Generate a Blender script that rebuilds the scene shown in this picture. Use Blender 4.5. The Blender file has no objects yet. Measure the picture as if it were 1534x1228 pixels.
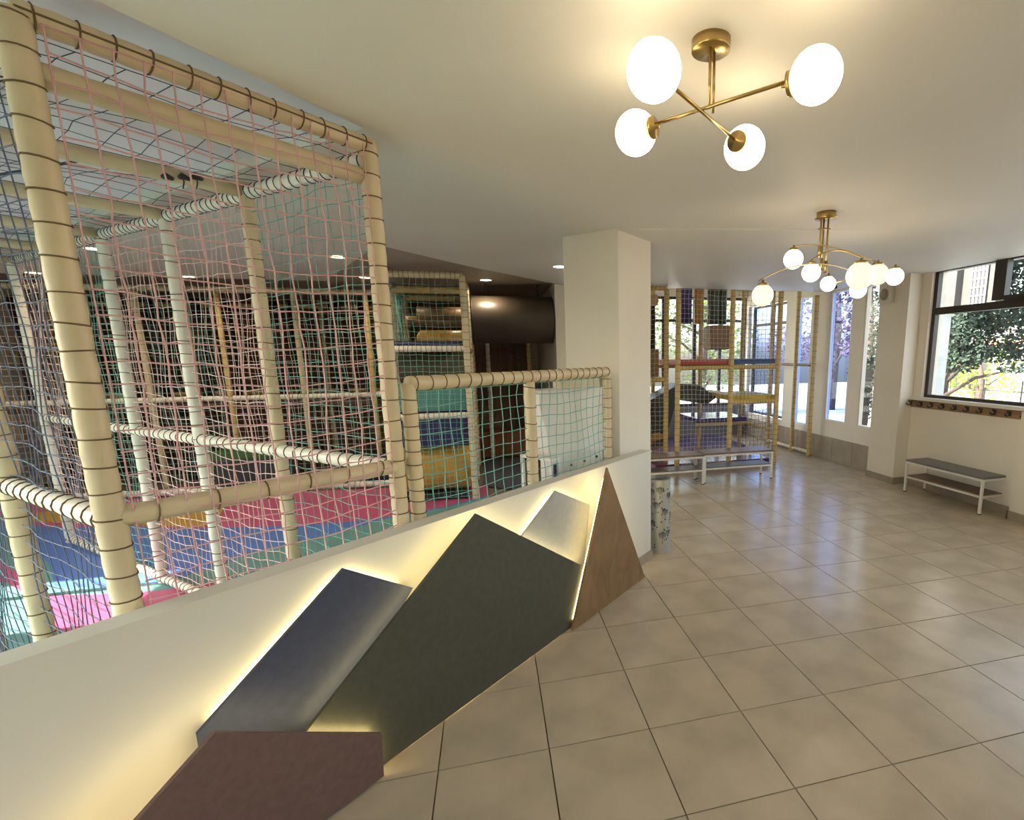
import bpy, bmesh, math, random
from mathutils import Vector, Matrix, Quaternion
random.seed(7)
SC = bpy.context.scene; COL = SC.collection
# ------------------------------------------------------------------ camera
cam = bpy.data.cameras.new('camera'); cam.sensor_width = 36; cam.sensor_fit = 'HORIZONTAL'
cam.lens = 17.85; cam.shift_x = -0.1076; cam.shift_y = 0.03605; cam.clip_start = .02; cam.clip_end = 300
co = bpy.data.objects.new('camera', cam); COL.objects.link(co); SC.camera = co
CZ = 1.65857
R0, R1, R2 = Vector((.96836, -.24988, -.0087)), Vector((-.05309, -.17094, -.98385)), Vector((.24427, .95319, -.17879))
R2.normalize(); R0 = (R0 - R0.dot(R2)*R2).normalized(); R1 = R2.cross(R0)
m = Matrix((R0, -R1, -R2)).transposed().to_4x4(); m.translation = Vector((0, 0, CZ)); co.matrix_world = m
# ------------------------------------------------------------------ world, sun, exposure
W = bpy.data.worlds.new('world'); SC.world = W; W.use_nodes = True
nt = W.node_tree; nt.nodes.clear()
sky = nt.nodes.new('ShaderNodeTexSky'); sky.sky_type = 'NISHITA'; sky.sun_disc = False
sky.sun_elevation = math.radians(32); sky.sun_rotation = math.radians(-90); sky.air_density = 1.2; sky.dust_density = 3
bg = nt.nodes.new('ShaderNodeBackground'); bg.inputs[1].default_value = 1.0
hsv = nt.nodes.new('ShaderNodeHueSaturation'); hsv.inputs['Saturation'].default_value = .55; nt.links.new(sky.outputs[0], hsv.inputs['Color']); nt.links.new(hsv.outputs[0], bg.inputs[0])
ow = nt.nodes.new('ShaderNodeOutputWorld'); nt.links.new(bg.outputs[0], ow.inputs[0])
sl = bpy.data.lights.new('sun', 'SUN'); sl.energy = 27; sl.angle = .009; sl.color = (1, .93, .82)
so = bpy.data.objects.new('sun', sl); COL.objects.link(so)
so.rotation_euler = Vector((math.cos(math.radians(32)), .02, -math.sin(math.radians(32)))).to_track_quat('-Z', 'Y').to_euler()
so.location = (-20, 4, 14)
SC.view_settings.view_transform = 'Standard'; SC.view_settings.look = 'None'
SC.view_settings.exposure = 0.33; SC.view_settings.gamma = 1; SC.view_settings.use_curve_mapping = False
GLOBE = 8.5      # luminance of the lit glass globes
DOWN = 30.0       # watts of each recessed downlight
LED = 19.0        # luminance of the LED strips behind the panels

# ------------------------------------------------------------------ materials
def mat(name, col, rough=.6, metal=0., var=.0, scale=6., bump=.0, bscale=None, stretch=None, spec=.5, emit=None, es=0, col2=None, trans=0):
    M = bpy.data.materials.new(name); M.use_nodes = True; t = M.node_tree; b = t.nodes['Principled BSDF']
    b.inputs['Base Color'].default_value = (*col, 1); b.inputs['Roughness'].default_value = rough
    b.inputs['Metallic'].default_value = metal; b.inputs['Specular IOR Level'].default_value = spec
    if emit: b.inputs['Emission Color'].default_value = (*emit, 1); b.inputs['Emission Strength'].default_value = es
    tc = t.nodes.new('ShaderNodeTexCoord'); mp = t.nodes.new('ShaderNodeMapping'); t.links.new(tc.outputs['Object'], mp.inputs[0])
    if stretch: mp.inputs['Scale'].default_value = stretch
    if var or col2:
        n = t.nodes.new('ShaderNodeTexNoise'); n.inputs['Scale'].default_value = scale; n.inputs['Detail'].default_value = 6
        t.links.new(mp.outputs[0], n.inputs[0]); r = t.nodes.new('ShaderNodeValToRGB'); t.links.new(n.outputs[0], r.inputs[0])
        a = col2 or tuple(c*(1-var) for c in col); c = col if col2 else tuple(min(1, c*(1+var)) for c in col)
        r.color_ramp.elements[0].position = .35; r.color_ramp.elements[1].position = .65
        r.color_ramp.elements[0].color = (*a, 1); r.color_ramp.elements[1].color = (*c, 1); t.links.new(r.outputs[0], b.inputs['Base Color'])
    if bump:
        n = t.nodes.new('ShaderNodeTexNoise'); n.inputs['Scale'].default_value = bscale or scale*6; n.inputs['Detail'].default_value = 4
        t.links.new(mp.outputs[0], n.inputs[0]); bp = t.nodes.new('ShaderNodeBump'); bp.inputs['Strength'].default_value = bump
        bp.inputs['Distance'].default_value = .01; t.links.new(n.outputs[0], bp.inputs['Height']); t.links.new(bp.outputs[0], b.inputs['Normal'])
    return M
def glass(name, tint, gl=.08):
    M = bpy.data.materials.new(name); M.use_nodes = True; t = M.node_tree; t.nodes.clear()
    o = t.nodes.new('ShaderNodeOutputMaterial'); a = t.nodes.new('ShaderNodeBsdfTransparent'); a.inputs[0].default_value = (*tint, 1)
    g = t.nodes.new('ShaderNodeBsdfGlossy'); g.inputs['Roughness'].default_value = .01; x = t.nodes.new('ShaderNodeMixShader')
    x.inputs[0].default_value = gl*.5
    t.links.new(a.outputs[0], x.inputs[1]); t.links.new(g.outputs[0], x.inputs[2]); t.links.new(x.outputs[0], o.inputs[0]); return M
def wood(name, c1, c2, scale=3, rough=.45, stretch=(1, 1, 8)):
    M = mat(name, c1, rough); t = M.node_tree; b = t.nodes['Principled BSDF']
    tc = t.nodes.new('ShaderNodeTexCoord'); mp = t.nodes.new('ShaderNodeMapping'); mp.inputs['Scale'].default_value = stretch
    n = t.nodes.new('ShaderNodeTexNoise'); n.inputs['Scale'].default_value = scale; n.inputs['Detail'].default_value = 8; n.inputs['Distortion'].default_value = .8
    r = t.nodes.new('ShaderNodeValToRGB'); r.color_ramp.elements[0].position = .36; r.color_ramp.elements[1].position = .64
    r.color_ramp.elements[0].color = (*c2, 1); r.color_ramp.elements[1].color = (*c1, 1)
    t.links.new(tc.outputs['Object'], mp.inputs[0]); t.links.new(mp.outputs[0], n.inputs[0]); t.links.new(n.outputs[0], r.inputs[0]); t.links.new(r.outputs[0], b.inputs['Base Color'])
    return M
M_ceil = mat('ceiling_paint', (.72, .69, .63), .55, var=.015, scale=1.5, bump=.02, bscale=90)
M_ceilv = mat('ceiling_paint_bounce_tint', (.79, .72, .78), .6)  # lilac bounce light from the sunlit mats is put into this colour
M_ceilt = mat('ceiling_paint_shaded', (.40, .34, .28), .55)  # darker taupe paints in the shade beyond the ceiling's shadow edge
M_wall = mat('wall_paint', (.75, .68, .57), .6, var=.02, scale=2, bump=.03, bscale=120)
M_wallc = mat('partition_paint', (.66, .64, .58), .5, var=.015, scale=2, bump=.02, bscale=120)
M_cap = mat('partition_cap', (.66, .63, .57), .5, var=.02, scale=8)
M_tile = mat('porcelain_tile', (.50, .41, .30), .22, var=.10, scale=3.2, bump=.02, bscale=40, spec=.5)
M_grout = mat('grout', (.20, .165, .12), .9)
M_skirt = mat('skirting_tile', (.33, .27, .20), .4, var=.08, scale=6)
M_foam = mat('foam_vinyl', (.64, .53, .34), .42, var=.05, scale=9, bump=.1, bscale=30)
M_foamw = mat('foam_vinyl_pale', (.78, .72, .62), .4, var=.05, scale=9, bump=.1, bscale=30)
M_foamy = mat('foam_vinyl_yellow', (.62, .44, .17), .45, var=.06, scale=9)
M_rope = mat('brown_rope', (.17, .11, .05), .9)
M_npink = mat('net_pink', (.74, .44, .44), .8)
M_nrose = mat('net_rose', (.85, .66, .64), .8)
M_nteal = mat('net_teal', (.20, .48, .42), .8)
M_nblue = mat('net_grey_blue', (.15, .18, .26), .8)
M_ndark = mat('net_dark', (.07, .08, .11), .8)
M_nwhite = mat('net_white', (.70, .68, .62), .8)
M_brass = mat('brushed_brass', (.50, .36, .14), .28, 1., var=.06, scale=20)
M_globe = mat('lit_opal_glass', (.9, .88, .8), .35, emit=(1, .80, .50), es=GLOBE)
M_globe2 = mat('unlit_opal_glass_glow', (.9, .88, .8), .35, emit=(1, .86, .72), es=.62)  # switched-off globes; light caught from neighbouring lamps painted as weak emission
M_led = mat('led_strip', (1, .9, .6), .5, emit=(1, .80, .36), es=LED)
M_lens = mat('downlight_lens', (1, 1, .9), .4, emit=(1, .84, .55), es=14)
M_white = mat('white_lacquer', (.80, .79, .75), .35)
M_wframe = mat('white_metal', (.78, .75, .66), .4)
M_black = mat('black_rubber', (.02, .02, .02), .6)
M_dark = mat('black_plastic', (.035, .035, .04), .35)
M_bench = wood('bench_laminate_brown', (.25, .15, .10), (.17, .10, .07), 4, .4, (8, 1, 1))
M_bencht = mat('bench_laminate_grey', (.16, .155, .15), .4, var=.08, scale=14)
M_rack = wood('rack_wood', (.30, .19, .09), (.20, .12, .06), 4, .45, (1, .6, 6))
M_wframe_d = mat('window_frame_dark', (.035, .028, .022), .35)
M_sill = mat('window_sill', (.72, .68, .6), .45)
M_glass = glass('window_glass', (.97, .98, .97)); M_gblue = glass('window_glass_blue', (.62, .72, .95))

# ------------------------------------------------------------------ mesh helpers
class MB:
    def __init__(s): s.v = []; s.f = []; s.sm = []
    def add(s, vs, fs, smooth=False):
        o = len(s.v); s.v += [tuple(x) for x in vs]
        for f in fs: s.f.append(tuple(i+o for i in f)); s.sm.append(smooth)
    def box(s, c, d, rz=0., bev=0.):
        hx, hy, hz = d[0]/2, d[1]/2, d[2]/2; q = math.cos(rz), math.sin(rz)
        b = min(bev, hx*.9, hy*.9, hz*.9)
        def T(x, y, z): return (c[0]+x*q[0]-y*q[1], c[1]+x*q[1]+y*q[0], c[2]+z)
        if b <= 0:
            vs = [T(x, y, z) for z in (-hz, hz) for y in (-hy, hy) for x in (-hx, hx)]
            s.add(vs, [(0, 2, 3, 1), (4, 5, 7, 6), (0, 1, 5, 4), (2, 6, 7, 3), (0, 4, 6, 2), (1, 3, 7, 5)]); return
        bm = bmesh.new(); bmesh.ops.create_cube(bm, size=1)
        for v in bm.verts: v.co = Vector((v.co.x*2*hx, v.co.y*2*hy, v.co.z*2*hz))
        bmesh.ops.bevel(bm, geom=list(bm.edges), offset=b, segments=2, profile=.7, affect='EDGES')
        bm.verts.index_update(); s.add([T(*v.co) for v in bm.verts], [tuple(v.index for v in f.verts) for f in bm.faces]); bm.free()
    def rings(s, pts, rad, n=8, caps=True, smooth=True):
        """swept tube through pts with radius list"""
        pts = [Vector(p) for p in pts]; k = len(pts)
        if not hasattr(rad, '__len__'): rad = [rad]*k
        up = None; vs = []
        for i, p in enumerate(pts):
            t = (pts[min(i+1, k-1)]-pts[max(i-1, 0)])
            t = t.normalized() if t.length > 1e-9 else Vector((0, 0, 1))
            if up is None:
                up = Vector((0, 0, 1)) if abs(t.z) < .9 else Vector((1, 0, 0))
            a = t.cross(up).normalized(); up = a.cross(t).normalized()
            for j in range(n):
                w = 2*math.pi*j/n; vs.append(p+(a*math.cos(w)+up*math.sin(w))*rad[i])
        fs = [(i*n+j, i*n+(j+1) % n, (i+1)*n+(j+1) % n, (i+1)*n+j) for i in range(k-1) for j in range(n)]
        if caps: fs += [tuple(range(n-1, -1, -1)), tuple((k-1)*n+j for j in range(n))]
        s.add(vs, fs, smooth)
    def tube(s, a, b, r, n=8, caps=True): s.rings([a, b], r, n, caps)
    def lathe(s, prof, c, n=24, axis=Vector((0, 0, 1))):
        q = Vector((0, 0, 1)).rotation_difference(axis); vs = []; k = len(prof)
        for r, z in prof:
            for j in range(n):
                w = 2*math.pi*j/n; vs.append(Vector(c)+q @ Vector((r*math.cos(w), r*math.sin(w), z)))
        s.add(vs, [(i*n+j, i*n+(j+1) % n, (i+1)*n+(j+1) % n, (i+1)*n+j) for i in range(k-1) for j in range(n)], True)
    def sphere(s, c, r, n=24, sz=1., axis=Vector((0, 0, 1))):
        k = n//2; s.lathe([(max(1e-4, r*math.sin(math.pi*i/k)), -r*sz*math.cos(math.pi*i/k)) for i in range(k+1)], c, n, axis)
    def prism(s, pts, ext):
        """pts: 3D polygon, ext: extrusion vector"""
        n = len(pts); e = Vector(ext); vs = [Vector(p) for p in pts]+[Vector(p)+e for p in pts]
        s.add(vs, [tuple(range(n-1, -1, -1)), tuple(range(n, 2*n))]+[(i, (i+1) % n, n+(i+1) % n, n+i) for i in range(n)])
    def ring(s, c, ax, R, r, n=14, k=4, tilt=0):
        ax = Vector(ax).normalized(); q = Vector((0, 0, 1)).rotation_difference(ax); vs = []
        for i in range(n):
            w = 2*math.pi*i/n
            for j in range(k):
                u = 2*math.pi*j/k; rr = R+r*math.cos(u)
                vs.append(Vector(c)+q @ Vector((rr*math.cos(w), rr*math.sin(w), r*math.sin(u)+tilt*rr*math.cos(w))))
        s.add(vs, [(i*k+j, ((i+1) % n)*k+j, ((i+1) % n)*k+(j+1) % k, i*k+(j+1) % k) for i in range(n) for j in range(k)], True)
    def build(s, name, M, parent=None, **kw):
        o0 = ORG.get(parent.name, Vector((0, 0, 0))) if parent else Vector((0, 0, 0))
        me = bpy.data.meshes.new(name); me.from_pydata([(x-o0[0], y-o0[1], z-o0[2]) for x, y, z in s.v], [], s.f)
        me.polygons.foreach_set('use_smooth', s.sm); me.materials.append(M); me.update()
        bm = bmesh.new(); bm.from_mesh(me); bmesh.ops.recalc_face_normals(bm, faces=bm.faces); bm.to_mesh(me); bm.free()
        o = bpy.data.objects.new(name, me); COL.objects.link(o)
        if parent: o.parent = parent; ORG[o.name] = o0
        for a, b in kw.items(): o[a] = b
        return o
ORG = {}
def thing(name, loc, label, cat, group=None):
    o = bpy.data.objects.new(name, None); COL.objects.link(o); o.location = loc; o.empty_display_size = .1
    ORG[o.name] = Vector(loc); tag(o, label, cat, group); return o
def tag(o, label, cat, group=None):
    o['label'] = label; o['category'] = cat
    if group: o['group'] = group
    return o
def struct(o): o['kind'] = 'structure'; return o
def sbox(name, x0, x1, y0, y1, z0, z1, M, parent=None):
    if name.startswith('wall') and z0 == 0: z0 = -.06
    b = MB(); b.box(((x0+x1)/2, (y0+y1)/2, (z0+z1)/2), (x1-x0, y1-y0, z1-z0)); o = b.build(name, M, parent)
    return o if parent else struct(o)
def pbox(name, c, d, M, parent, rz=0, bev=0, **kw):
    b = MB(); b.box(c, d, rz, bev); return b.build(name, M, parent, **kw)
def copy_tree(o, parent=None):
    c = o.copy(); COL.objects.link(c)
    if parent: c.parent = parent
    for ch in list(o.children): copy_tree(ch, c)
    return c
D = Vector((.7278, .6858, 0)); N = Vector((.6858, -.7278, 0)); W0 = Vector((1.205, 3.785, 0)); E_ = Vector((-.7373, .6756, 0)); Z = Vector((0, 0, 1))
def wp(s, off, z=0): return W0+D*s+N*off+Z*z        # point relative to partition front (off>0 toward reception)
ANG = math.atan2(D.y, D.x)

# ------------------------------------------------------------------ floor
TS = .45; TX, TY = .61, 1.932
fl = MB(); fl.box((-.35, 3.9, -.06), (11.5, 12.2, .1)); floor = fl.build('floor', M_grout); struct(floor)
bm_ = MB(); bm_.box((0, 0, 0), (TS-.005, TS-.005, .012), 0, .0012); proto = None; cells = []
for i in range(-12, 12):
    for j in range(-9, 19):
        x, y = TX+(i+.5)*TS, TY+(j+.5)*TS
        if x > 5.3 or y > 9.6 or x < -5.9 or y < -1.9: continue
        side = (Vector((x, y, 0))-W0).dot(N)
        if side < -.35 and x < 1.2: continue
        if x < -1.6 and y > .6: continue
        dep = x*.249+y*.9686
        vis = dep > .9 and side > -.4 and x < 5.1 and y < 8.6 and not (y > 4.4 and x < .9)
        cells.append((0 if vis else 1, dep, x, y))
cells.sort(); extra = MB()
for k, (_, dep, x, y) in enumerate(cells):
    if k < 296:
        if proto is None: proto = bm_.build('tile', M_tile, floor); o = proto
        else: o = proto.copy(); COL.objects.link(o); o.parent = floor
        o.location = (x, y, -.006+random.uniform(-.0003, .0003)); o.rotation_euler = (0, 0, random.choice((0, 1, 2, 3))*math.pi/2)
    else: extra.box((x, y, -.006), (TS-.005, TS-.005, .012))
if extra.v: extra.build('tile_field', M_tile, floor, kind='stuff')

# ------------------------------------------------------------------ ceilings
H = 2.58
def slab(name, poly, z0, z1, M):
    b = MB(); b.prism([(x, y, z0) for x, y in poly], (0, 0, z1-z0)); return struct(b.build(name, M))
main = [(5.3, -2), (5.3, 7.05), (1.0, 7.05), (-.168, 5.77), (-.855, 4.85), (-1.9, 7.2), (-5.6, 7.2), (-.45, 2.47), (-3.4, -1.5), (-3.77, -2)]
b = MB(); n = len(main); bm = bmesh.new()
lo = [bm.verts.new((x, y, H)) for x, y in main]; f = bm.faces.new(lo); r = bmesh.ops.extrude_face_region(bm, geom=[f])
for v in [g for g in r['geom'] if isinstance(g, bmesh.types.BMVert)]: v.co.z += .045
bmesh.ops.recalc_face_normals(bm, faces=bm.faces); bmesh.ops.triangulate(bm, faces=bm.faces)
me = bpy.data.meshes.new('ceiling'); bm.to_mesh(me); bm.free(); me.materials.append(M_ceil)
ce = bpy.data.objects.new('ceiling', me); COL.objects.link(ce); struct(ce)
slab('ceiling_play', [(-6.1, -2.1), (-3.7, -2.1), (-3.3, -1.5), (-.3, 2.47), (-2.9, 7.19), (-6.1, 7.19)], H+.046, H+.15, M_ceilv)
slab('ceiling_far', [(-6.1, 7.2), (-1.9, 4.7), (-.8, 4.7), (1.1, 7.1), (1.1, 10.1), (-6.1, 10.1)], H+.047, H+.16, M_ceilt)  # raised step and dark colour follow the shadow edge
slab('ceiling_window', [(1.0, 7.0), (5.3, 7.0), (5.3, 9.8), (1.0, 9.8)], 3.0, 3.1, M_ceil)
sbox('trim_ceiling_edge', 1.0, 5.3, 7.03, 7.08, H, 3.05, M_ceil)
sbox('ceiling_roof', -6.3, 5.5, -2.3, 10.2, 3.12, 3.25, M_ceil)
# dropped beam from the pillar
bt = MB(); bt.prism([(.972, 3.867, H-.012), (2.9, 3.50, H-.0005), (2.9, 4.25, H-.0005), (1.4, 4.62, H-.012), (.8, 4.6, H-.012)], (0, 0, .02)); struct(bt.build('trim_beam', M_ceil))

# ------------------------------------------------------------------ walls
def wall_x(name, x0, x1, segs, M=M_wall):
    """segs: list of (y0,y1,z0,z1) solid pieces joined in one mesh"""
    b = MB()
    for y0, y1, z0, z1 in segs:
        if z0 == 0: z0 = -.06
        b.box(((x0+x1)/2, (y0+y1)/2, (z0+z1)/2), (x1-x0, y1-y0, z1-z0))
    return struct(b.build(name, M))
wall_x('wall_right', 5.1, 5.3, [(-2, 5.9, 0, 1.08), (5.12, 5.9, 1.08, 3.1), (-2, -.5, 1.08, 3.1), (-.5, 5.12, 2.62, 3.1)])
sbox('wall_pier', 4.91, 5.32, 5.25, 5.72, 0, H+.04, M_wall)
sbox('wall_pier_low', 4.97, 5.1, 3.1, 3.78, 0, 1.08, M_wall)
wall_x('wall_right_niche', 5.05, 5.12, [(5.72, 9.7, 0, .47), (5.72, 7.36, .47, .62), (5.72, 9.7, 2.56, 3.1), (5.72, 5.85, .62, 2.56), (6.15, 6.41, .62, 2.56), (6.89, 7.36, .62, 2.56), (7.74, 8.1, .47, 2.56), (9.45, 9.7, .47, 2.56)])
sbox('wall_glazed_end', 1.0, 5.25, 9.5, 9.7, 0, .62, mat('grey_dado', (.20, .19, .18), .6))
sbox('wall_glazed_head', 1.0, 5.25, 9.5, 9.7, 2.75, 3.1, M_wall)
sbox('wall_divider', .90, 1.12, 7.1, 10.0, 0, 3.1, M_wall)
wf_ = MB()
for x0, x1, z0, z1 in ((-6.2, 5.3, -.06, .9), (-6.2, 5.3, 2.45, 3.1), (-6.2, -5.0, .9, 2.45), (-5.0, -4.7, .9, 2.45), (-1.2, 5.3, .9, 2.45)): wf_.box(((x0+x1)/2, -2.1, (z0+z1)/2), (x1-x0, .2, z1-z0))
struct(wf_.build('wall_front', M_wall))
M_brownwall = wood('brown_panelling', (.20, .10, .055), (.10, .05, .03), 2.2, .55, (6, 1, .6))
sbox('wall_far', -6.2, 1.0, 10.0, 10.2, 0, 3.1, M_brownwall)
sbox('wall_far_pale', .35, .97, 9.9, 9.99, 0, 2.6, M_wall)
wall_x('wall_left', -6.2, -6.0, [(-2, 10, 0, .95), (-2, 10, 2.35, 3.1), (-2, -1.5, .95, 2.35), (3.2, 3.55, .95, 2.35), (4.5, 10, .95, 2.35)])
# partition (half wall) and pillar
pw = MB(); T_ = .085; pts = [wp(0, 0), wp(-5.2, 0), wp(-5.2, -T_), wp(-.46, -T_), wp(-.30, -T_-.02), wp(-.02, -T_)]
pw.prism([p for p in pts], (0, 0, .895)); struct(pw.build('wall_partition', M_wallc))
cp = MB(); cp.prism([p+Z*.895 for p in [wp(.004, .004), wp(-5.2, .004), wp(-5.2, -T_-.002), wp(-.46, -T_-.002), wp(-.02, -T_-.002)]], (0, 0, .015)); struct(cp.build('trim_partition_cap', M_cap))
bb = MB(); bb.prism([wp(.012, .012), wp(-5.2, .012), wp(-5.2, .001), wp(.001, .001), wp(.001, -T_), wp(.012, -T_)], (0, 0, .075)); struct(bb.build('baseboard_partition', M_skirt))
pc = Vector((.972, 3.867, 0)); F_ = Vector((-D.y, D.x, 0))
pl = MB(); pl.prism([pc, pc+D*.5, pc+D*.5+F_*.52, pc+F_*.52], (0, 0, H+.01)); struct(pl.build('wall_pillar', M_wall))
# skirtings
sbox('baseboard_right', 5.085, 5.1, 3.78, 5.25, 0, .085, M_skirt); sbox('baseboard_right_low_pier', 4.957, 4.97, 3.1, 3.795, 0, .085, M_skirt)
sbox('baseboard_low_pier_end', 4.957, 5.1, 3.78, 3.794, 0, .085, M_skirt)
sbox('baseboard_pier', 4.896, 4.91, 5.236, 5.72, 0, .085, M_skirt); sbox('baseboard_pier_end', 4.91, 5.1, 5.236, 5.25, 0, .085, M_skirt)
dad = struct(MB().build('baseboard_niche', M_skirt)) if 0 else None
dd = MB(); dd.box((5.045, 7.64, .19), (.008, 3.8, .36)); dado = struct(dd.build('baseboard_niche', M_grout))
for k in range(8):
    pbox('tile', (5.036, 5.74+.225+.45*k, .188), (.012, .443, .364), M_skirt, dado, 0, .001)

# ------------------------------------------------------------------ windows
def window(name, axis, c, a0, a1, z0, z1, fr, M, Mg, vs=(), hs=(), dep=.06):
    """axis 'x': plane x=c running along y"""
    def P(a, z, da, dz, nm, MM, par, d=dep):
        cc = (c, a, z) if axis == 'x' else (a, c, z); dm = (d, da, dz) if axis == 'x' else (da, d, dz)
        return pbox(nm, cc, dm, MM, par, 0, .004 if nm != 'pane' else 0)
    b = MB(); root = None
    mid = (a0+a1)/2
    ff = MB()
    def bx(a, z, da, dz):
        cc = (c, a, z) if axis == 'x' else (a, c, z); dm = (dep, da, dz) if axis == 'x' else (da, dep, dz); ff.box(cc, dm)
    bx(mid, z0+fr/2, a1-a0, fr); bx(mid, z1-fr/2, a1-a0, fr); bx(a0+fr/2, (z0+z1)/2, fr, z1-z0-2*fr); bx(a1-fr/2, (z0+z1)/2, fr, z1-z0-2*fr)
    root = struct(ff.build(name, M))
    for v, w in vs: P(v, (z0+z1)/2, w, z1-z0-2*fr, 'mullion', M, root, dep*.96)
    for h, w, u0, u1 in hs: P((u0+u1)/2, h, u1-u0, w, 'transom', M, root, dep*.9)
    xs = [a0+fr]+[q for v, w in sorted(vs) for q in (v-w/2, v+w/2)]+[a1-fr]
    for k in range(0, len(xs), 2):
        cuts = sorted([(h, w) for h, w, u0, u1 in hs if u0 <= (xs[k]+xs[k+1])/2 <= u1]); zz = [z0+fr]+[q for h, w in cuts for q in (h-w/2, h+w/2)]+[z1-fr]
        for q in range(0, len(zz), 2):
            P((xs[k]+xs[k+1])/2, (zz[q]+zz[q+1])/2, xs[k+1]-xs[k], zz[q+1]-zz[q], 'pane', Mg, root, .006)
    return root
window('window_1', 'x', 5.17, -.5, 5.12, 1.10, 2.62, .05, M_wframe_d, M_glass, vs=[(2.2, .07)], hs=[(2.13, .08, -.45, 2.165), (2.13, .08, 2.235, 5.07)])
w1b = MB(); w1b.box((5.15, 4.29, 2.40), (.075, .13, .44)); w1b.box((5.14, 3.2, 2.195), (.05, 2.05, .05)); w1b.box((5.14, 3.2, 2.60), (.05, 2.05, .04))
struct(w1b.build('trim_window_sash', M_wframe_d))
sbox('trim_sill', 5.045, 5.135, -.5, 5.31, 1.08, 1.115, M_sill)
window('window_2', 'x', 5.085, 6.41, 6.89, .62, 2.56, .02, M_white, M_gblue)
window('window_3', 'x', 5.085, 5.85, 6.15, .62, 2.56, .02, M_white, M_glass)
window('window_4', 'x', 5.085, 7.36, 7.74, .47, 2.56, .025, M_white, M_gblue)
window('window_5', 'x', 5.18, 8.1, 9.45, .47, 2.56, .04, M_wframe_d, M_gblue, vs=[(8.75, .06)], hs=[(2.2, .05, 8.1, 9.4)])
window('window_6', 'y', 9.6, 1.12, 5.05, .62, 2.75, .05, M_wframe_d, M_glass, vs=[(1.9, .06), (2.65, .07), (3.3, .06), (3.95, .07), (4.5, .06)],
       hs=[(2.3, .05, 1.1, 5.0)])
window('window_fill_added', 'y', -2.1, -4.7, -1.2, .9, 2.45, .05, M_wframe_d, M_glass, vs=[(-3.6, .06)])  # unseen window behind the camera, added for daylight fill
window('window_7', 'x', -6.1, 3.55, 4.5, .95, 2.35, .03, M_white, M_glass)
window('window_8', 'x', -6.1, -1.5, 3.2, .95, 2.35, .03, M_white, M_glass)

# ------------------------------------------------------------------ decorative mountain panels
def panel(name, label, poly, off, th, M, leds):
    c = wp(sum(p[0] for p in poly)/len(poly), off, 0); t = thing(name, c, label, 'wall panel')
    b = MB(); b.prism([wp(s, off, z) for s, z in poly], N*th); b.build('board', M, t)
    sp = MB(); cx_ = sum(p[0] for p in poly)/len(poly); cz_ = sum(p[1] for p in poly)/len(poly)
    for ds, dz in ((-.08, 0), (.08, 0)):
        dp = off-.001 if off < .05 else .03; q = wp(cx_+ds, off-.0005-dp/2, cz_+dz); sp.box(q, (.05, dp, .05), ANG)
    sp.build('spacer', M_white, t)
    for (a, c_) in leds:
        A_ = wp(a[0], off-.012, a[1]); B_ = wp(c_[0], off-.012, c_[1]); l = MB(); l.rings([A_, B_], .005, 6); l.build('led_strip', M_led, t)
    return t
M_pblue = mat('panel_navy', (.040, .050, .095), .65, var=.1, scale=30); M_pgreen = mat('panel_olive', (.070, .068, .046), .6, var=.08, scale=30)
M_pbrown = mat('panel_mauve_brown', (.165, .098, .082), .5, var=.08, scale=40); M_pgrey = mat('panel_grey', (.33, .34, .34), .55, var=.04, scale=30)
M_pwood = wood('panel_oak', (.28, .17, .072), (.20, .115, .046), 1.6, .5, (5, 5, 3))
panel('mountain_panel', 'navy blue slanted parallelogram panel with glowing edges on the low white wall', [(-3.00, .50), (-2.497, .862), (-2.213, .665), (-2.60, .24), (-3.00, .40)], .03, .014, M_pblue,
      [((-2.95, .50), (-2.50, .825)), ((-2.48, .83), (-2.27, .685))])
panel('mountain_panel', 'small silver grey panel between the olive peak and the wooden triangle', [(-1.60, .64), (-1.23, .871), (-.893, .698), (-.975, .30), (-1.5, .40)], .03, .014, M_pgrey,
      [((-1.50, .66), (-1.235, .83)), ((-1.22, .835), (-.93, .685)), ((-.935, .65), (-.99, .36))])
panel('mountain_panel', 'large dark olive green peak shaped panel in the middle of the low wall', [(-2.715, .36), (-1.90, .927), (-1.055, .343), (-1.195, .012), (-2.452, .012), (-2.9, .012), (-2.95, .2)], .105, .015, M_pgreen,
      [((-2.700, .328), (-1.910, .882)), ((-1.893, .905), (-1.075, .345)), ((-2.4, .05), (-1.25, .05))])
panel('mountain_panel', 'tall oak coloured wooden triangle panel nearest the pillar', [(-.84, .946), (-.36, .012), (-1.245, .012)], .135, .016, M_pwood,
      [((-.845, .875), (-1.203, .06)), ((-.832, .88), (-.395, .07))])
panel('mountain_panel', 'mauve brown low angular panel in the near bottom corner', [(-2.993, .555), (-2.49, .197), (-2.499, .012), (-3.78, .012)], .155, .018, M_pbrown,
      [((-2.982, .532), (-2.508, .195)), ((-2.503, .18), (-2.510, .03)), ((-3.005, .508), (-3.66, .07))])

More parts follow.
